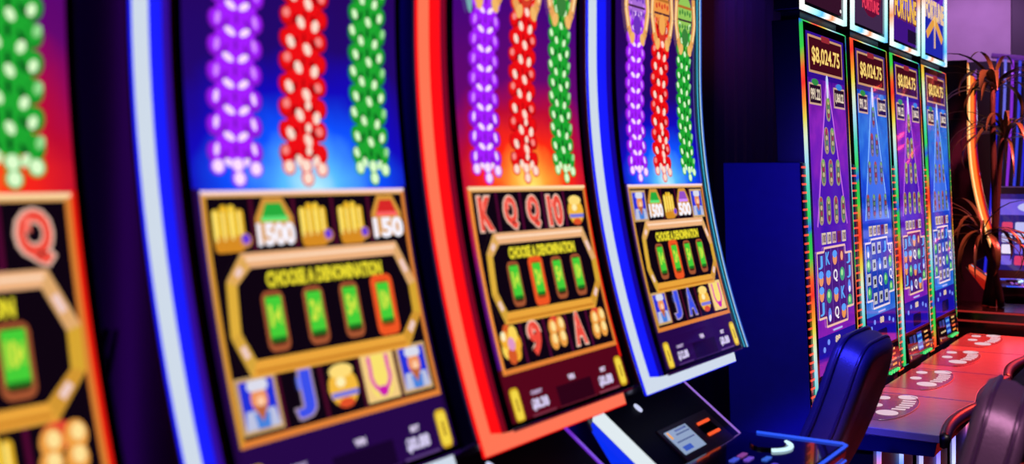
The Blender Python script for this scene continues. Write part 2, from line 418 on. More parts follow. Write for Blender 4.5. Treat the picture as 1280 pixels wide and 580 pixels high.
THEME = {  # side, dim and cs hold painted light, body the added glow strips
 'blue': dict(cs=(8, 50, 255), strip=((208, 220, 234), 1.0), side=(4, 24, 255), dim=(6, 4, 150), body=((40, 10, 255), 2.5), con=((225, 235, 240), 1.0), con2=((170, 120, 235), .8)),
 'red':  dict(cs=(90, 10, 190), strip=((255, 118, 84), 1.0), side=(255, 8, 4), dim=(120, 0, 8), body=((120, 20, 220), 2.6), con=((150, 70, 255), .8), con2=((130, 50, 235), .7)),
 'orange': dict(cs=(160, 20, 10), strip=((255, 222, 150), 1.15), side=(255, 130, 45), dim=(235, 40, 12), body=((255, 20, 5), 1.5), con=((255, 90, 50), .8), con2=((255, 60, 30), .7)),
}
def curved_machine(label, loc, theme, art, rz=0., group='curved screen slot machines in a row', painted_glint=False, slashes=False, wide=1.):
    T = THEME[theme]; root = empty('curved_slot_machine', label, 'slot machine', loc, rz, group)
    Mstrip = glow('led_' + theme, rgb(*T['strip'][0]), T['strip'][1])
    Mpainted = glow('led_edge_' + theme, rgb(*T['side']), 1.0, .7, True, (0, 0, 0, 1))
    # cabinet: upright body behind the display and the base below it
    mb = MB(); n = 24
    fr = [(fxs(z) - .012, z) for z in [1.10 + (2.52 - 1.10) * i / n for i in range(n + 1)]]
    mb.prism_y([(-.34, 2.52), (-.34, .08), (.10, .08), (.10, .90), (-.02, 1.06)] + [(max(x, -.012) if z > 1.12 else -.012, z) for x, z in fr[1:]], .0, W)
    mb.build('cabinet', M_body, root, bevel=.006)
    mb = MB(); mb.box(-.32, .06, .03, W - .03, 0, .08); mb.build('plinth', M_black, root)
    # light frame: bright front strip; coloured edges paint its halo and housing reflections
    q = wide
    mb = MB(); frame_ring(mb, [(.0015*q, .003, -.004), (.021*q, .046, .010), (.021*q, .046, -.012), (.0015*q, .003, -.012)], ZB, ZT, W)
    lf = mb.build('light_frame', Mstrip, root)
    mb = MB(); frame_ring(mb, [(0, 0, -.006), (.0015*q, .003, -.004), (.0015*q, .003, -.011), (0, 0, -.011)], ZB, ZT, W); mb.build('outer_glow_edge', Mpainted, lf)
    mb = MB(); frame_ring(mb, [(.021*q, .046, .010), (.026*q, .049, .036), (.026*q, .049, -.02), (.021*q, .046, -.02)], ZB, ZT, W); mb.build('inner_glow_edge', Mpainted, lf)
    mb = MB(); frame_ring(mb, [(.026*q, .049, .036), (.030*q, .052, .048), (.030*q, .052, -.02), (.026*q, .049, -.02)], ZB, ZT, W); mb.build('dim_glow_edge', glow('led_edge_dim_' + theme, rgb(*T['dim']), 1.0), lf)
    # display housing in front of the light frame
    e = .030*q
    mb = MB(); frame_ring(mb, [(e, .0525, -.01), (e, .0525, .048), (e + .002, .053, .052), (e + .004, .056, .054), (e + .004, .056, -.01)], ZB, ZT, W)
    mb.build('display_housing', [M_side], root)
    mb = MB(); frame_ring(mb, [(e + .004, .056, .0), (e + .004, .056, .0535), (e + .018, .064, .0535), (e + .018, .064, .0)], ZB, ZT, W)
    mb.build('bezel', [M_bezel], root)
    art.build('screen', lambda z: fxs(z) + .0515, root, None)
    if painted_glint:  # rim glints painted as glowing lines in place of reflections
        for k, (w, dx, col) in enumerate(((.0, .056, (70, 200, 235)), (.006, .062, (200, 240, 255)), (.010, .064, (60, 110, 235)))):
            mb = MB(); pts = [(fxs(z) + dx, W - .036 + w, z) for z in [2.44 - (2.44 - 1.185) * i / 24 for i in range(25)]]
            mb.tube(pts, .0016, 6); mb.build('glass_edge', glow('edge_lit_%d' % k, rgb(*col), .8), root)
    # console below: sloped panel with light strips, then the button deck
    zc = lambda x: 1.05 - .75 * (x - .03)
    mb = MB(); mb.prism_y([(-.012, zc(-.012)), (.205, zc(.205)), (.205, .80), (.10, .70), (-.012, .70)], .045, W - .045)
    co = mb.build('console', M_panel, root, bevel=.003)
    for sgn, col in ((0, T['con']), (1, T['con2'])):
        mb = MB(); u0 = .045 if sgn == 0 else W - .045; du = -.028 if sgn == 0 else .028
        a, b = .0, .20; dzs = .022 if sgn == 0 else .009
        mb.rings([[(x, u0, zc(x) + .004), (x, u0 + du, zc(x) - dzs), (x, u0 + du, zc(x) - .03), (x, u0, zc(x) - .03)] for x in (a, b)])
        mb.build('console_light', glow('console_led_%s_%d' % (theme, sgn), rgb(*col[0]), col[1]), co)
    for u0, u1 in ((.017, .001), (W - .017, W - .001)):  # glowing panels paint coloured light onto the console sides
        mb = MB(); mb.rings([[(x, u0, zc(x) - .031), (x, u1, zc(x) - .048), (x, u1, zc(x) - .16), (x, u0, zc(x) - .16)] for x in (.0, .20)])
        mb.build('console_side_glow', glow('console_side_' + theme, rgb(*T['cs']), .9), co)
    def onc(mb, pts, h):   # slab lying on the sloped console, pts (x, u)
        nx, nz = .6, .8
        mb.rings([[(x + nx*k, u, zc(x) + nz*k) for x, u in pts] for k in (-.002, h)])
    ba = MB(); onc(ba, [(.105, .185), (.205, .185), (.205, .52), (.105, .52)], .004); ba = ba.build('bill_acceptor', surf('maroon_panel', rgb(70, 24, 50), .4), root, bevel=.002)
    mb = MB(); onc(mb, [(.118, .205), (.184, .205), (.184, .345), (.118, .345)], .006); mb.mi = 1
    onc(mb, [(.121, .26), (.127, .26), (.127, .335), (.121, .335)], .0066); onc(mb, [(.132, .25), (.136, .25), (.136, .338), (.132, .338)], .0066)
    onc(mb, [(.150, .22), (.154, .22), (.154, .335), (.150, .335)], .0066); mb.mi = 2; onc(mb, [(.165, .222), (.178, .222), (.178, .275), (.165, .275)], .0066); mb.mi = 3; onc(mb, [(.121, .212), (.14, .212), (.14, .222), (.121, .222)], .0066)
    mb.build('instruction_label', [glow('backlit_label', rgb(150, 170, 205), .9), pix((90, 105, 150)), pix((60, 90, 190)), pix((250, 170, 60))], ba)
    mb = MB(); onc(mb, [(.128, .395), (.172, .395), (.172, .485), (.128, .485)], .005); mb.build('bill_slot', M_bezel, ba)
    for x in (.130, .164):
        mb = MB(); onc(mb, [(x, .40), (x + .007, .40), (x + .007, .48), (x, .48)], .009); mb.build('slot_light', glow('orange_slot', rgb(255, 90, 40), 1.), ba)
    mb = MB(); onc(mb, [(.036 + .012*math.cos(t), .215 + .010*math.sin(t)) for t in [2*PI*i/16 for i in range(16)]], .004); mb.build('service_button', glow('service_white', rgb(215, 220, 255), .9), co)
    # deck
    mb = MB(); dz = .925
    mb.prism_y([(.19, dz), (.495, dz), (.51, dz - .012), (.50, dz - .05), (.12, dz - .11), (.10, dz - .11)], .01, W - .012)
    dk = mb.build('button_deck', M_glass, root, bevel=.004)
    mb = MB(); mb.tube([(.24, W - .014, dz + .003), (.498, W - .014, dz + .003), (.512, W - .022, dz)], .004, 8)
    mb.tube([(.507, W - .012, dz - .002), (.507, .012, dz - .002)], .0042, 8); mb.tube([(.506, W - .014, dz - .045), (.504, .012, dz - .045)], .003, 8)
    mb.tube([(.498, .012, dz + .003), (.24, .012, dz + .003)], .004, 8)
    mb.build('deck_edge_light', glow('blue_edge_led', rgb(40, 90, 255), 1.), dk)
    mb = MB(); P = []
    for i in range(13):
        a = math.radians(-62 + 124 * i / 12); P.append((.325 + .062 * math.cos(a), .475 + .066 * math.sin(a), dz + .003))
    mb.tube(P, .006, 8); mb.build('spin_button_light', glow('spin_white', rgb(205, 240, 255), 1.2), dk)
    mb = MB(); mb.prism_z([(.322 + .052*math.cos(t), .475 + .055*math.sin(t)) for t in [2*PI*i/24 for i in range(24)]], dz, dz + .008); mb.build('spin_button', M_glass, dk, bevel=.002)
    for i, (x, u, col) in enumerate(((.30, .33, (150, 70, 160)), (.33, .30, (120, 80, 220)), (.30, .27, (70, 90, 230)), (.37, .33, (60, 110, 235)), (.41, .27, (90, 70, 220)), (.36, .20, (60, 90, 225)))):
        mb = MB(); mb.box(x - .008, x + .008, u - .022, u + .022, dz, dz + .004); mb.build('play_button', glow('btn_%d_%d_%d' % col, rgb(*col), .8), dk, bevel=.002)
    # unseen glow strips added on the far side to light the gap
    mb = MB(); mb.box(-.16, -.12, W, W + .004, 1.15, 2.40); mb.build('side_glow_strip', glow('side_led_' + theme, rgb(*T['body'][0]), T['body'][1]), root)
    mb = MB(); mb.box(-.16, -.12, W, W + .004, .25, 1.0); mb.build('base_glow_strip', glow('base_blue_led', rgb(20, 20, 255), 3.0), root)
    if slashes:  # four dark slanted marks on the near side of the body
        mb = MB()
        for k in range(4):
            z = 1.44 - .0 * k; x0 = -.13 + .022 * k
            mb.rings([[(x0, -.003, 1.38), (x0 + .008, -.003, 1.38), (x0 + .030, -.003, 1.46), (x0 + .022, -.003, 1.46)], [(x0, .002, 1.38), (x0 + .008, .002, 1.38), (x0 + .030, .002, 1.46), (x0 + .022, .002, 1.46)]])
        mb.build('vent_slots', M_bezel, root)
    return root

artA = display_art('red', ('A', 'K', 'Q', '9', 'Q'), ('flowers', 'A', 'coins', 'hand', 'coins'), 2, '$9.20', '$0.88')
artB = display_art('blue', ('hand', 'green', 'hand', 'hand', 'red'), ('person', 'J', 'pot', 'shoe', 'person'), 3, '$6.88', '$0.88')
artC = display_art('red', ('K', 'Q', 'Q', '10', 'pot'), ('flowers', '9', 'coins', 'A', 'coins'), 1, '$8.38', '$0.88')
artD = display_art('blue', ('person', 'green', 'hand', 'purple', 'person'), ('person', 'J', 'A', 'pot', 'shoe'), 1, '$12.88', '$0.88')
curved_machine('curved slot machine with red screen cut off by the left edge of the photo', (0, .35, 0), 'red', artA)
curved_machine('white-framed curved slot machine with blue screen showing three gold hands, largest of its row', (0, 1.075, 0), 'blue', artB, slashes=True)
curved_machine('curved slot machine with glowing orange-red light frame around a red screen', (0, 1.79, 0), 'red', artC)
curved_machine('white-framed curved slot machine with blue screen at the far end of its row', (0, 2.526, 0), 'blue', artD, painted_glint=True)

# ------------------------------------------------------------------ tall slot machines
LEAN = .0435
def fxe(z): return LEAN * (2.34 - z)
EW = .62
def tall_art(kind):
    A = Art()
    if kind == 'purple':
        bg = picture_bg('display_purple_sky', [(0, (70, 20, 190)), (.25, (110, 25, 200)), (.5, (160, 40, 205)), (.8, (70, 15, 170)), (1, (30, 8, 120))], .31, 1.45, .7, 1.1, 9., .3, .72)
        tower, line, mid = (72, 12, 165), (215, 120, 235), (60, 10, 140)
        caps = ((200, 175, 130), (190, 180, 120)); gridc = (70, 20, 110)
    else:
        bg = picture_bg('display_blue_sky', [(0, (30, 60, 215)), (.25, (14, 80, 235)), (.5, (60, 140, 250)), (.8, (25, 70, 215)), (1, (15, 30, 150))], .31, 1.45, .7, 1.1, 9., .3, .72)
        tower, line, mid = (60, 110, 225), (150, 200, 255), (40, 90, 210)
        caps = ((140, 130, 165), (120, 130, 190)); gridc = (20, 60, 170)
    A.rect(.042, .578, 1.04, 2.315, 0, bg)
    A.rect(.042, .578, .885, 1.04, 0, (24, 16, 165)); A.rect(.042, .578, .97, 1.04, 1, (34, 20, 150)); A.rrect(.22, .40, .90, .965, .02, 1, (10, 8, 70))
    A.rect(.042, .578, 2.105, 2.315, 1, (50, 14, 140) if kind == 'purple' else (66, 40, 120))
    # jackpot box
    A.rect(.072, .548, 2.128, 2.285, 2, (200, 150, 110)); A.rect(.084, .536, 2.138, 2.275, 3, (66, 10, 26))
    A.text('$8,024.75', .112, .508, 2.158, 2.243, 4, (120, 50, 20), .06); A.text('$8,024.75', .115, .505, 2.162, 2.240, 5, (250, 215, 120), .02)
    A.rrect(.25, .37, 2.268, 2.294, .01, 4, (150, 40, 50))
    for u0, u1, t, g in ((.062, .222, '991.22', (50, 140, 70)), (.40, .562, '1,060.22', (60, 130, 220))):
        A.rect(u0, u1, 1.995, 2.085, 3, (205, 165, 140)); A.rect(u0+.008, u1-.008, 2.003, 2.077, 4, (40, 12, 40))
        A.text(t, u0+.018, u1-.018, 2.015, 2.063, 5, (235, 215, 190), .03); A.ell((u0+u1)/2, 2.09, .045, .014, 5, g)
    # tower with capsules
    T = [(.10, 1.49), (.52, 1.49), (.345, 2.03), (.31, 2.13), (.275, 2.03)]
    A.poly(T, 2, tower); A.line([T[0], T[4], T[3]], .010, 3, line); A.line([T[1], T[2], T[3]], .010, 3, line)
    A.ell(.31, 2.10, .016, .03, 4, (200, 220, 255)); A.rect(.296, .324, 2.03, 2.09, 4, (220, 215, 240))
    for n, zc_, h, sp in ((1, 1.985, .105, 0), (2, 1.85, .115, .085), (3, 1.715, .115, .105), (4, 1.555, .12, .105)):
        for k in range(n):
            u = .31 + (k - (n-1)/2) * sp; a = caps[(k + n) % 2]
            A.rrect(u-.030, u+.030, zc_-h/2, zc_+h/2, .028, 4, tuple(int(v*.8) for v in a)); A.rrect(u-.021, u+.021, zc_-h/2+.012, zc_+h/2-.012, .02, 5, tuple(int(v*.45) for v in a))
            for q in range(4): A.ell(u, zc_ - h/2 + .026 + q*(h-.05)/3, .015, .011, 6, (a, (150, 50, 60), a, (90, 130, 90))[(q + k + n) % 4], 0, 8)
            A.ell(u, zc_ + h/2 - .014, .016, .010, 6, (110, 170, 80) if (k + n) % 2 else (170, 50, 60), 0, 8)
    # bonus row and reels
    for k in range(5): A.rect(.145 + k*.072, .20 + k*.072, 1.415, 1.463, 4, ((215, 195, 160), (225, 205, 180), (200, 170, 160), (120, 30, 60), (220, 200, 170))[k])
    for k in range(5): A.text('100', .15 + k*.072, .195 + k*.072, 1.422, 1.456, 5, (70, 20, 60), .03)
    frame = [(.062, 1.115), (.062, 1.385), (.16, 1.385), (.16, 1.40), (.46, 1.40), (.46, 1.365), (.558, 1.365), (.558, 1.13), (.46, 1.13), (.46, 1.075), (.16, 1.075), (.16, 1.115)]
    A.poly(frame, 3, gridc); A.line(frame + frame[:1], .009, 8, (235, 215, 225) if kind != 'purple' else (240, 190, 170))
    rnd = random.Random(3 if kind == 'purple' else 5)
    for c in range(5):
        u = .111 + c * .0995; z1 = 1.375 if c in (0, 4) else 1.395; z0 = 1.12 if c in (0, 4) else 1.08
        A.rect(u + .048, u + .051, z0, z1, 4, (130, 80, 190))
        nr = 4
        for r in range(nr):
            z = z1 - (r + .5) * (z1 - z0) / nr; t = rnd.choice('QJKgobf' if kind == 'purple' else 'QggJbtt')
            if t in 'QJK': A.text(t, u-.028, u+.028, z-.027, z+.027, 6, (245, 235, 245) if t == 'Q' else (90, 170, 250), .02)
            elif t == 'g': A.ell(u, z, .034, .03, 5, (60, 160, 110)); A.ell(u-.006, z+.006, .015, .014, 6, (170, 235, 140))
            elif t == 'o': A.ell(u, z-.006, .03, .028, 5, (235, 150, 80)); A.ell(u, z+.013, .032, .016, 6, (90, 160, 255))
            elif t == 'b': A.ell(u, z, .022, .03, 5, (90, 140, 240)); A.ell(u, z-.012, .015, .014, 6, (235, 225, 255))
            elif t == 'f': A.rect(u-.03, u+.03, z-.024, z+.024, 5, (120, 20, 70)); A.ell(u, z, .018, .02, 6, (240, 170, 110))
            else: A.rect(u-.03, u+.03, z-.027, z+.027, 5, (190, 190, 200)); A.rect(u-.018, u+.018, z-.012, z+.012, 6, (50, 50, 60))
    A.line([(.25, 1.052), (.38, 1.052)], .008, 4, (180, 180, 240)); A.text('88', .275, .345, .995, 1.025, 4, (230, 200, 170), .05)
    for u, z in ((.12, .985), (.18, 1.01), (.45, 1.0), (.52, .985)): A.ell(u, z, .016, .012, 4, (120, 150, 255))
    return A
def topper_art(style):
    A = Art()
    bg = {'brown': (52, 18, 40), 'grey': (64, 40, 74), 'purple': (64, 20, 130), 'blue': (30, 40, 170)}[style]
    A.rect(.035, .585, 2.415, 2.92, 0, bg)
    if style == 'brown': A.ell(.31, 2.66, .2, .14, 1, (110, 30, 40)); A.text('FORTUNE', .10, .52, 2.60, 2.72, 2, (225, 120, 60), .04); A.ell(.55, 2.435, .012, .008, 1, (240, 230, 230))
    if style == 'grey':
        A.ell(.33, 2.60, .2, .13, 1, (96, 14, 50)); A.ell(.33, 2.60, .16, .10, 2, (150, 20, 60))
        A.text('BIG', .22, .44, 2.66, 2.74, 3, (245, 200, 190), .05)
        A.text('FORTUNE', .15, .51, 2.58, 2.655, 3, (250, 190, 190), .04); A.text('FORTUNE', .18, .48, 2.50, 2.56, 3, (235, 60, 90), .03)
    if style == 'purple':
        A.ell(.31, 2.74, .22, .12, 1, (110, 40, 190)); A.poly([(.14, 2.60), (.20, 2.80), (.30, 2.66), (.42, 2.82), (.50, 2.60)], 2, (70, 70, 220))
        A.text('FORTUNE', .06, .56, 2.53, 2.68, 3, (120, 50, 10), .06); A.text('FORTUNE', .07, .55, 2.54, 2.67, 4, (250, 195, 80), .03); A.rect(.36, .585, 2.43, 2.50, 1, (30, 14, 50))
    if style == 'blue':
        A.ell(.31, 2.80, .26, .09, 1, (100, 40, 200)); A.ell(.31, 2.80, .18, .06, 2, (60, 20, 150))
        A.text('FORTUNE', .06, .56, 2.62, 2.74, 4, (240, 200, 150), .05)
        A.poly([(.08, 2.54), (.31, 2.66), (.54, 2.54), (.50, 2.50), (.31, 2.60), (.12, 2.50)], 3, (230, 160, 70)); A.rect(.295, .325, 2.46, 2.66, 5, (235, 190, 120))
    return A
RB = [(0, (50, 80, 235)), (.03, (40, 200, 90)), (.14, (60, 215, 70)), (.24, (255, 90, 40)), (.31, (255, 50, 40)), (.40, (255, 150, 40)), (.48, (240, 225, 80)), (.57, (225, 245, 215)), (.68, (170, 225, 250)), (.80, (80, 220, 190)), (.93, (60, 220, 90)), (1, (50, 80, 235))]
WH = [(0, (235, 255, 255)), (.3, (160, 235, 235)), (.45, (90, 190, 255)), (.6, (245, 250, 255)), (.75, (255, 150, 90)), (.88, (250, 240, 235)), (1, (235, 255, 255))]
M_rung = glow('led_rung_red', rgb(255, 78, 44), 1.0)
M_deck = surf('satin_grey_deck', rgb(150, 138, 140), .24, spec=.7)
M_deckd = surf('dark_button_glass', rgb(120, 108, 116), .2, spec=.6)
M_leather = surf('black_leather', rgb(52, 46, 56), .42, bump=.25, bscale=260)
def tall_machine(label, loc, kind, topper, phase, first=False):
    root = empty('tall_slot_machine', label, 'slot machine', loc, 0, 'tall slot machines in the far bank')
    xb = fxe
    # lower cabinet, wide, behind the display
    mb = MB()
    mb.prism_y([(-.32, 1.755), (-.27, .0), (.10, .0), (.10, .60), (xb(.66) - .019, .66), (xb(1.755) - .019, 1.755)], -.049, EW + .049)
    mb.build('cabinet', M_navy, root, bevel=.004)
    # LED rungs on the front of the cabinet both sides of the display
    xr = lambda z: xb(z) - .014
    for y0, y1 in ((-.048, -.003), (EW + .003, EW + .048)):
        mb = MB(); mb.rings([[(xr(z) - .006, y0, z), (xr(z) + .0015, y0, z), (xr(z) + .0015, y1, z), (xr(z) - .006, y1, z)] for z in (1.752, .62)])
        st = mb.build('rung_strip', M_bezel, root)
        mb = MB(); mb.box(-.002, .003, y0, y1, -.0042, .0042); r0 = mb.build('rung_light', M_rung, st)
        for k in range(33):
            z = 1.735 - k * .034
            r = r0 if k == 0 else r0.copy()
            if k: C.objects.link(r); r.parent = st
            r.location = (xr(z), 0, z)
    # display housing
    mb = MB(); z0, z1 = .72, 2.338
    mb.prism_y([(xb(z0) - .13, z0), (xb(z0) - .012, z0), (xb(z1) - .012, z1), (xb(z1) - .13, z1)], 0, EW)
    mb.build('display_housing', M_black, root, bevel=.004)
    def rect_frame(mb, y0, y1, za, zb_, w, d0, d1):
        L = []
        for q, dx in ((0, d0), (w, d1), (w, d0 - .001), (0, d0 - .001)):
            L.append([(xb(z) + dx, y, z) for y, z in ((y0 + q, za + q), (y1 - q, za + q), (y1 - q, zb_ - q), (y0 + q, zb_ - q))])
        vs = [[mb.bm.verts.new(p) for p in l] for l in L]
        for a, b in zip(vs, vs[1:] + vs[:1]):
            for i in range(4): mb.bm.faces.new((a[i], a[(i+1) % 4], b[(i+1) % 4], b[i]))
    mb = MB(); rect_frame(mb, -.001, EW + .001, z0, z1 + .002, .009, -.014, -.002)
    mb.build('rainbow_light_frame', rainbow('rainbow_led_%d' % int(phase * 100), RB, .86, phase, strength=.95), root)
    mb = MB(); rect_frame(mb, .009, EW - .009, z0 + .008, z1 - .008, .034, -.004, -.004)
    mb.build('bezel', M_bezel, root)
    tall_art(kind).build('screen', lambda z: xb(z) - .006, root, None, step=None)
    # service panel under the screen
    sp = MB(); sp.prism_y([(xb(.885) - .004, .885), (xb(.73) + .012, .735), (xb(.73) - .02, .735), (xb(.885) - .03, .885)], .03, EW - .03)
    sp = sp.build('service_panel', surf('service_black', rgb(8, 8, 12), .6, spec=.2), root)
    A = Art(); A.rect(.04, .58, .742, .875, 0, (6, 5, 14))
    A.rect(.25, .36, .77, .865, 1, (20, 60, 170))
    for k in range(3): A.rect(.26, .35, .778 + k*.03, .792 + k*.03, 2, (90, 160, 235))
    for k in range(4): A.rect(.42, .50, .772 + k*.024, .782 + k*.024, 1, ((250, 150, 60), (255, 110, 60), (200, 120, 60), (240, 190, 120))[k])
    for k in range(3): A.rect(.10 + k*.045, .13 + k*.045, .79, .80, 1, (230, 200, 150))
    A.rect(.09, .15, .825, .86, 1, (40, 50, 120)); A.rect(.17, .22, .82, .86, 1, (60, 70, 150)); A.ell(.54, .765, .012, .010, 1, (235, 120, 50)); A.ell(.07, .76, .012, .010, 1, (220, 150, 60))
    A.build('service_display', lambda z: xb(.885) - .0025 + (.885 - z) * .151, sp, None, step=None)
    for k in range(4):
        mb = MB(); y = .33 + k * .05; mb.box(.083, .095, y - .012, y + .012, .745, .757); mb.build('status_light', glow('green_led', rgb(60, 230, 120), 1.), sp)
    # topper
    mb = MB(); mb.box(-.12, -.008, 0.0, .612, 2.378, 2.96); tp = mb.build('topper', M_black, root, bevel=.004)
    mb = MB()
    for (a, b, c, d) in ((-.002, .614, 2.376, 2.396), (-.002, .016, 2.396, 2.962), (.598, .614, 2.396, 2.962), (-.002, .614, 2.946, 2.962)):
        mb.box(-.012, .004, a, b, c, d)
    mb.build('topper_light_frame', rainbow('topper_led_%d' % int(phase * 100), WH, .62, phase, strength=1.2), tp)
    topper_art(topper).build('topper_screen', lambda z: -.006, tp, None, step=None)
    mb = MB(); mb.box(-.11, -.03, .06, EW - .06, 2.338, 2.378); mb.build('topper_mount', M_dark, root)
    # deck
    x0, x1, zd = .125, .535, .73; ya, yb = -.044, EW + .044
    edge = [(x1 - .035 * math.sin(PI * i / 14), ya + (yb - ya) * i / 14) for i in range(15)]
    mb = MB(); mb.prism_z([(x0, ya)] + edge + [(x0, yb)], zd - .03, zd)
    dk = mb.build('deck', M_deck, root, bevel=.003)
    mb = MB(); sec = [(.0, .001), (.014, .006), (.032, .0), (.040, -.018), (.032, -.040), (.014, -.048), (.0, -.044)]
    mb.rings([[(x + a, y, zd + b) for a, b in sec] for x, y in edge]); mb.build('armrest', surf('armrest_vinyl', rgb(18, 14, 18), .35), dk, smooth=True)
    mb = MB(); mb.prism_y([(x0, zd - .03), (x1 - .01, zd - .03), (x1 - .02, zd - .085), (x0, zd - .10)], ya + .004, yb - .004); mb.build('deck_underside', surf('blue_black_trim', rgb(20, 20, 60), .18), dk, bevel=.003)
    ya += .048
    arc = [(.12, .09), (.27, .09)] + [(.27 + .085 * math.cos(math.radians(a)), .36 + .27 * math.sin(math.radians(a))) for a in range(-85, 90, 12)] + [(.27, .63), (.12, .63)]
    mb = MB(); mb.prism_z(arc, zd, zd + .0012); bd = mb.build('button_display', M_deckd, dk)
    Mw = glow('button_white', rgb(235, 205, 215), .85)
    def oval(x, y, a, b, rot):
        mb = MB(); ca, sa = math.cos(rot), math.sin(rot)
        mb.prism_z([(x + a*math.cos(t)*ca - b*math.sin(t)*sa, y + a*math.cos(t)*sa + b*math.sin(t)*ca) for t in [2*PI*i/20 for i in range(20)]], zd + .0012, zd + .003)
        mb.build('lit_button', Mw, bd)
    oval(.185, .545, .026, .034, 0); oval(.195, .375, .026, .034, 0); oval(.272, .605, .040, .046, -.1); oval(.272, .245, .044, .050, .1)
    for k in range(5):
        y = .338 + k * .047; x = .292 + .012 * math.sin((k + .5) / 5 * PI)
        mb = MB(); mb.prism_z([(x - .026, y - .016), (x + .026, y - .006), (x + .026, y + .013), (x - .026, y + .003)], zd + .0012, zd + .003); mb.build('bet_button', Mw, bd)
    mb = MB(); pts = [(x, y, zd + .0022) for x, y in arc[2:-2]]; mb.tube(pts, .0022, 6); mb.build('display_border', surf('pale_trim', rgb(180, 150, 150), .3), bd)
    # leg lights under the deck
    for y in (.04, .40):
        mb = MB(); mb.box(.285, .30, y - .007, y + .007, .08, .64); mb.build('kick_light', rainbow('kick_led_%d_%d' % (int(phase*100), int(y*100)), [(0, (120, 90, 255)), (.4, (190, 200, 255)), (.6, (60, 120, 255)), (.8, (255, 120, 50)), (1, (120, 90, 255))], .5, y * 2.1 + phase), root)
    mb = MB(); mb.box(.05, .285, -.02, EW + .02, .04, .64); mb.build('kick_box', M_black, root, bevel=.004)
    return root
ys = (4.296, 5.019, 5.740, 6.460)
tall_machine('tall slot machine with purple screen behind the leather chair, nearest in the far bank', (0, ys[0], 0), 'purple', 'brown', .0)
tall_machine('tall slot machine with blue screen under a round red topper sign', (0, ys[1], 0), 'blue', 'grey', .24)
tall_machine('tall slot machine with purple screen under gold lettered topper, third in the far bank', (0, ys[2], 0), 'purple', 'purple', .06)
tall_machine('tall slot machine with blue screen, farthest of the far bank beside the plant', (0, ys[3], 0), 'blue', 'blue', .40)

# ------------------------------------------------------------------ chairs
def chair(label, loc, rz, tilt=.28):
    """casino chair facing local -X"""
    root = empty('casino_chair', label, 'chair', loc, rz, 'padded leather casino chairs')
    pz = .66
    def P(dx, y, z):   # lean about the seat back hinge
        c, s = math.cos(tilt), math.sin(tilt); return (dx*c + z*s, y, pz + z*c - dx*s)
    hw, h = .225, .56
    def outline(k, n=48):
        O = []
        for i in range(n):
            t = 2*PI*i/n; c, s = math.cos(t), math.sin(t); e = .42
            y = hw * k * math.copysign(abs(c)**e, c); z = h/2 + (h/2 - (1-k)*hw) * math.copysign(abs(s)**e, s)
            y *= 1 - .10 * (z / h)
            O.append((y, z))
        return O
    mb = MB(); R = []
    for dx, k in ((-.045, .04), (-.066, .45), (-.066, .78), (-.058, .92), (-.04, .985), (-.03, .97), (.0, 1.0), (.03, .97), (.042, .985), (.055, .93), (.062, .80), (.05, .45), (.045, .04)):
        R.append([P(dx + .02 * math.sin(z / h * PI), y, z) for y, z in outline(k)])
    mb.rings(R); back = mb.build('backrest', M_leather, root, smooth=True)
    for dx in (-.033, .033):
        mb = MB(); mb.tube([P(dx + .02 * math.sin(z / h * PI), y, z) for y, z in outline(.99)], .006, 8, closed=True); mb.build('piping', surf('leather_piping', rgb(40, 30, 48), .3), back, smooth=True)
    mb = MB(); R = []
    for z, k in ((.545, .5), (.55, .9), (.57, 1.0), (.62, 1.0), (.645, .95), (.655, .7), (.66, .1)):
        R.append([(-.24 + .23*k*math.copysign(abs(math.cos(t))**.5, math.cos(t)), .24*k*math.copysign(abs(math.sin(t))**.5, math.sin(t)), z) for t in [2*PI*i/40 for i in range(40)]])
    mb.rings(R); mb.build('seat', M_leather, root, smooth=True)
    mb = MB(); mb.box(-.06, .06, -.05, .05, .53, .56); mb.tube([(0 - .02, 0, .55), (.04, 0, .57), (.06, 0, .66), P(.05, 0, .12)], .022, 10); mb.build('back_bracket', M_dark, root)
    mb = MB(); mb.lathe([(.03, .03), (.03, .55)], -.24, 0, 20); mb.build('pedestal', M_chrome, root, smooth='angle')
    mb = MB(); mb.lathe([(.25, 0), (.25, .012), (.22, .022), (.06, .05), (.03, .06)], -.24, 0, 40); mb.build('base', M_chrome, root, smooth='angle')
    mb = MB(); mb.tube([(-.24 + .17*math.cos(2*PI*i/32), .17*math.sin(2*PI*i/32), .22) for i in range(32)], .011, 8, closed=True)
    for a in (0, 2.1, 4.2): mb.tube([(-.24, 0, .22), (-.24 + .17*math.cos(a), .17*math.sin(a), .22)], .009, 8)
    mb.build('foot_ring', M_chrome, root, smooth=True)
    return root
chair('black leather casino chair with blue light on its back, standing before the far bank', (.245, 3.60, 0), 0, .37)
chair('black leather casino chair cut off by the bottom right corner of the photo', (.80, 2.84, 0), .08, .34)

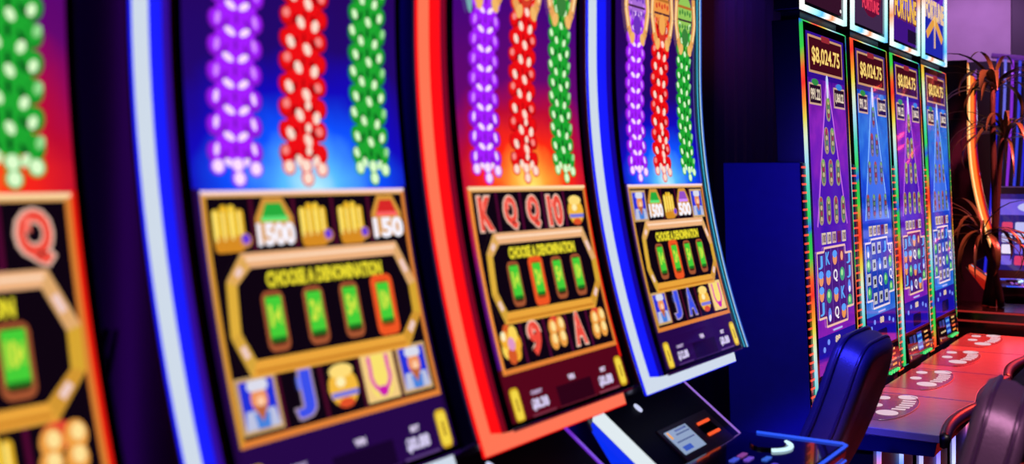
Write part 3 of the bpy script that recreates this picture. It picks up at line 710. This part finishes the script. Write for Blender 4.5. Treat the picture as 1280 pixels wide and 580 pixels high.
# ------------------------------------------------------------------ plant in a planter beyond the far bank
mb = MB(); mb.box(-.10, 1.5, 7.40, 7.95, 0, .84); pl = mb.build('planter_box', surf('planter_black_gloss', rgb(16, 10, 14), .2), None, bevel=.008)
tag(pl, 'low glossy black planter box with red light lines beyond the far bank', 'planter')
for z in (.832, .772):
    mb = MB(); mb.box(-.10, 1.5, 7.392, 7.40, z - .005, z + .005)
    mb.build('red_light_line', glow('red_line_led', rgb(180, 40, 36), .7), pl)
def leaf(mb, base, az, length, up, droop, w, n=9, twist=0.):
    L = []; p = Vector(base); el = up
    d = length / n
    for i in range(n + 1):
        t = i / n
        h = Vector((math.cos(az), math.sin(az), 0))
        dirv = h * math.cos(el) + Vector((0, 0, 1)) * math.sin(el)
        side = Vector((-math.sin(az), math.cos(az), 0)); nrm = dirv.cross(side)
        ww = w * (math.sin(PI * min(1, t * .9 + .08)) ** .7) * (1 - .3*t)
        L.append([p - side * ww + nrm * ww * .25, p, p + side * ww + nrm * ww * .25])
        p = p + dirv * d; p.z = max(p.z, .09); el -= droop / n * (1 + t)
    vs = [[mb.bm.verts.new(q) for q in r] for r in L]
    for a, b in zip(vs, vs[1:]):
        for i in range(2): mb.bm.faces.new((a[i], a[i+1], b[i+1], b[i]))
pr = empty('dracaena_plant', 'tall dark palm-like plant with arching leaves in the planter, lit red', 'plant', (.17, 7.66, .845))
rnd = random.Random(11)
stems = [((0, 0), (.02, -.03), 1.46), ((-.05, .05), (.07, .04), 1.14), ((.05, .02), (-.04, -.08), .50)]
mb = MB()
for (a, b, h) in stems:
    mb.tube([(a[0] + (b[0]-a[0])*t + .012*math.sin(5*t), a[1] + (b[1]-a[1])*t, h*t) for t in [i/10 for i in range(11)]], .02, 8, rr=[.024 - .008*i/10 for i in range(11)])
mb.build('stem', surf('plant_stem', rgb(30, 18, 15), .8, bump=.4, bscale=80), pr, smooth=True)
M_leaf = surf('dark_leaf', rgb(52, 60, 36), .35)
for (a, b, h), nl, ln, wk in zip(stems, (24, 26, 30), (.52, .50, .50), (1.6, 1.1, 1.2)):
    mb = MB()
    for k in range(nl):
        az = k * 2.4 + rnd.uniform(-.3, .3); up = rnd.uniform(.1, 1.25)
        leaf(mb, (b[0], b[1], h - .02 + rnd.uniform(-.05, .02)), az, ln * rnd.uniform(.75, 1.15), up, rnd.uniform(1.0, 2.3), rnd.uniform(.008, .019) * wk)
    mb.build('foliage', M_leaf, pr, smooth=True)

# ------------------------------------------------------------------ things beyond
artF = display_art('red', ('K', 'Q', 'A', '10', 'pot'), ('coins', '9', 'flowers', 'A', 'coins'), 0, '$4.40', '$0.88')
curved_machine('slot machine with curved orange light strip standing behind the plant', (-.06, 8.15, 0), 'orange', artF, wide=3.6, rz=math.radians(13), group='curved screen slot machine behind the plant')
def low_machine(label, loc, rz, cols):
    root = empty('low_slot_machine', label, 'slot machine', loc, rz, 'low slot machines behind the plant')
    mb = MB(); mb.prism_y([(-.3, 0), (.15, 0), (.15, .70), (.30, .74), (.30, .80), (.12, .88), (-.02, 1.62), (-.3, 1.62)], 0, .6); mb.build('cabinet', M_body, root, bevel=.008)
    A = Art(); A.rect(.05, .55, .98, 1.56, 0, cols[0])
    r2 = random.Random(4)
    for i in range(5):
        for j in range(4): A.rrect(.075 + i*.093, .150 + i*.093, 1.02 + j*.085, 1.09 + j*.085, .012, 1, r2.choice(cols[1:]))
    A.rect(.06, .54, 1.40, 1.52, 1, cols[2]); A.ell(.3, 1.46, .12, .04, 2, cols[1])
    A.build('screen', lambda z: .123 - (z - .88) * .189, root, None, step=None)
    for y in (-.003, .583):
        mb = MB(); mb.rings([[(.128, y, .90), (.128, y + .02, .90), (.10, y + .02, .90), (.10, y, .90)], [(-.005, y, 1.60), (-.005, y + .02, 1.60), (-.03, y + .02, 1.60), (-.03, y, 1.60)]]); mb.build('light_strip', glow('low_orange', rgb(255, 130, 70), 1.), root)
    mb = MB(); mb.box(.15, .29, .05, .55, .79, .806); mb.build('button_panel', M_glass, root)
lowcol = [(40, 30, 120), (190, 190, 245), (110, 90, 220), (235, 225, 250), (220, 60, 110), (150, 120, 240)]
for k, (x, lb) in enumerate(((-.06, 'low slot machine with violet screen half hidden by the plant leaves'), (.62, 'low slot machine with violet screen right of the plant, at the frame edge'))):
    low_machine(lb, (x, 9.1, 0), -PI/2, lowcol)
rr_ = empty('rod_screen', 'divider of leaning blue and violet glowing rods against the back wall', 'divider', (-.08, 9.5, 0))
mb = MB(); mb.tube([(-.05, 0, 2.68), (4.6, 0, 1.96)], .022, 10); mb.build('top_rail', surf('violet_rail', rgb(150, 110, 190), .3, .6), rr_, smooth=True)
mb = MB(); mb.box(-.25, 4.6, -.06, .06, 0, .10); mb.build('base_rail', M_black, rr_)
mb = MB(); mb.prism_y([(-.30, .10), (4.6, .10), (4.6, 1.92), (-.04, 2.64), (-.30, 2.64)], .03, .05); mb.build('back_panel', M_black, rr_)
for k in range(84):  # row extended out of view so added rods reflect in the screens
    x = .0 + k * .054; zt = 2.68 - .155 * (x + .05)
    mb = MB(); mb.tube([(x - .19 * (1 - t)**1.6, 0, .1 + (zt - .1) * t) for t in [i/12 for i in range(13)]], .011, 8)
    c = ((40, 40, 235), (120, 120, 250), (150, 50, 235), (60, 70, 240))[k % 4]
    mb.build('glowing_rod', glow('rod_%d_%d_%d' % c, rgb(*c), .75, .2), rr_, smooth=True)

# ------------------------------------------------------------------ room
def carpet():
    m, nt, p = new_mat('dark_patterned_carpet')
    tc = nt.nodes.new('ShaderNodeTexCoord'); vo = nt.nodes.new('ShaderNodeTexVoronoi'); vo.inputs['Scale'].default_value = 3.
    nt.links.new(tc.outputs['Object'], vo.inputs['Vector'])
    r = ramp_nodes(nt, [(0, (70, 20, 60)), (.4, (34, 14, 50)), (1, (20, 12, 36))]); nt.links.new(vo.outputs['Distance'], r.inputs[0])
    nt.links.new(r.outputs['Color'], p.inputs['Base Color']); p.inputs['Roughness'].default_value = .9
    return m
X0, X1, Y0_, Y1, ZC = -.95, 4.6, -2.2, 9.8, 3.4
mb = MB(); mb.box(X0 - .1, X1 + .1, Y0_ - .1, Y1 + .1, -.1, 0); struct(mb.build('floor', carpet()))
mb = MB(); mb.box(X0 - .1, X1 + .1, Y0_ - .1, Y1 + .1, ZC, ZC + .1); struct(mb.build('ceiling', surf('black_ceiling', rgb(24, 20, 28), .8)))
M_wall = surf('plaster_wall', rgb(170, 160, 170), .8, bump=.2, bscale=60)
M_wd = surf('dark_maroon_wall', rgb(52, 26, 42), .75, bump=.3, bscale=90)
mb = MB(); prof = []
for i in range(241):
    y = Y0_ + (Y1 - Y0_) * i / 240; prof.append((X0 + .012 * math.sin(y * 2*PI / .16) , y))
mb.prism_z(prof + [(X0 - .1, Y1), (X0 - .1, Y0_)], 0, ZC); struct(mb.build('wall_left', M_wd))
mb = MB(); mb.box(X0 - .1, X1 + .1, Y1, Y1 + .1, 0, ZC); struct(mb.build('wall_back', M_wall))
mb = MB(); mb.box(X1, X1 + .1, Y0_, Y1, 0, ZC); struct(mb.build('wall_right', surf('dark_wall', rgb(40, 30, 50), .7)))
mb = MB(); mb.box(X0 - .1, X1 + .1, Y0_ - .1, Y0_, 0, ZC); struct(mb.build('wall_front', surf('dark_wall', rgb(40, 30, 50), .7)))
mb = MB(); mb.box(-.01, X1, Y1 - .16, Y1, 0, ZC); struct(mb.build('trim_1', surf('dark_wall_panel', rgb(24, 16, 30), .6), bevel=.01))

# ------------------------------------------------------------------ lights
def spot(loc, target, col, power, size=60, blend=.6, radius=.08):  # unseen spots added for coloured washes, no fixtures in the ceiling
    l = bpy.data.lights.new('spot', 'SPOT'); l.energy = power; l.color = col; l.spot_size = math.radians(size); l.spot_blend = blend; l.shadow_soft_size = radius
    o = bpy.data.objects.new('ceiling_spot', l); C.objects.link(o); o.location = loc
    o.rotation_euler = (Vector(target) - Vector(loc)).to_track_quat('-Z', 'Y').to_euler(); return o
spot((1.4, 8.5, 3.3), (.42, 6.35, .73), (1, .045, .025), 3200, 40)                 # red wash on the far decks
spot((-.2, 8.6, 3.3), (-.35, 9.8, 2.3), (.70, .30, .9), 85, 95)                # violet wash on the back wall
spot((.5, 2.4, 3.3), (.0, 4.2, 1.0), (.03, .03, 1), 55, 55)                   # blue wash on the gap and chair
spot((-.55, 5.8, 3.3), (-.95, 6.2, 2.5), (.12, .05, 1), 60, 70)                # blue patch on the side wall
spot((1.9, .9, 3.3), (.97, 2.85, 1.08), (1, .4, .75), 900, 17)                 # violet wash on the near chair
spot((.9, 6.9, 3.3), (.15, 7.7, 1.6), (1, .10, .08), 1300, 46)                   # red wash on the plant
spot((1.8, 3.6, 3.3), (.35, 4.5, .73), (1, .78, .74), 110, 34)                     # soft white on the first deck
spot((.55, 1.7, 3.3), (.24, 3.5, .95), (.03, .03, 1), 1700, 18)             # blue beam on the chair back
l = bpy.data.lights.new('blue_tube', 'AREA'); l.shape = 'RECTANGLE'; l.size = 1.1; l.size_y = .06; l.energy = 12; l.color = (.04, .02, 1)  # unseen area lamp added to throw blue beyond the curved row
o = bpy.data.objects.new('blue_side_tube', l); C.objects.link(o); o.location = (-.14, 3.16, 1.45); o.rotation_euler = Vector((.25, 1, -.15)).to_track_quat('-Z', 'Y').to_euler()
o.rotation_euler.rotate_axis('Z', PI/2)
spot((.3, 4.5, 3.3), (-.95, 5.2, 1.9), (.7, .08, .3), 60, 80)                # maroon wash on the side wall
w = bpy.data.worlds.new('World'); sc.world = w; w.use_nodes = True
w.node_tree.nodes['Background'].inputs[0].default_value = (.03, .012, .06, 1); w.node_tree.nodes['Background'].inputs[1].default_value = .3

# ------------------------------------------------------------------ camera
cd = bpy.data.cameras.new('camera'); cam = bpy.data.objects.new('camera', cd); C.objects.link(cam)
F = 1350.; th = math.atan(880 / F)
cd.sensor_width = 36; cd.lens = 36 * F / 1280; cd.shift_y = -70 / 1280; cd.clip_start = .02
cam.location = (1.40, 0, 1.70); cam.rotation_euler = (PI/2, 0, th)
cd.dof.use_dof = True; cd.dof.focus_distance = 4.6; cd.dof.aperture_fstop = 2.2
sc.camera = cam
vs = sc.view_settings; vs.view_transform = 'Standard'; vs.look = 'None'; vs.exposure = 0; vs.gamma = 1; vs.use_curve_mapping = False
sc.cycles.max_bounces = 6; sc.cycles.use_denoising = True
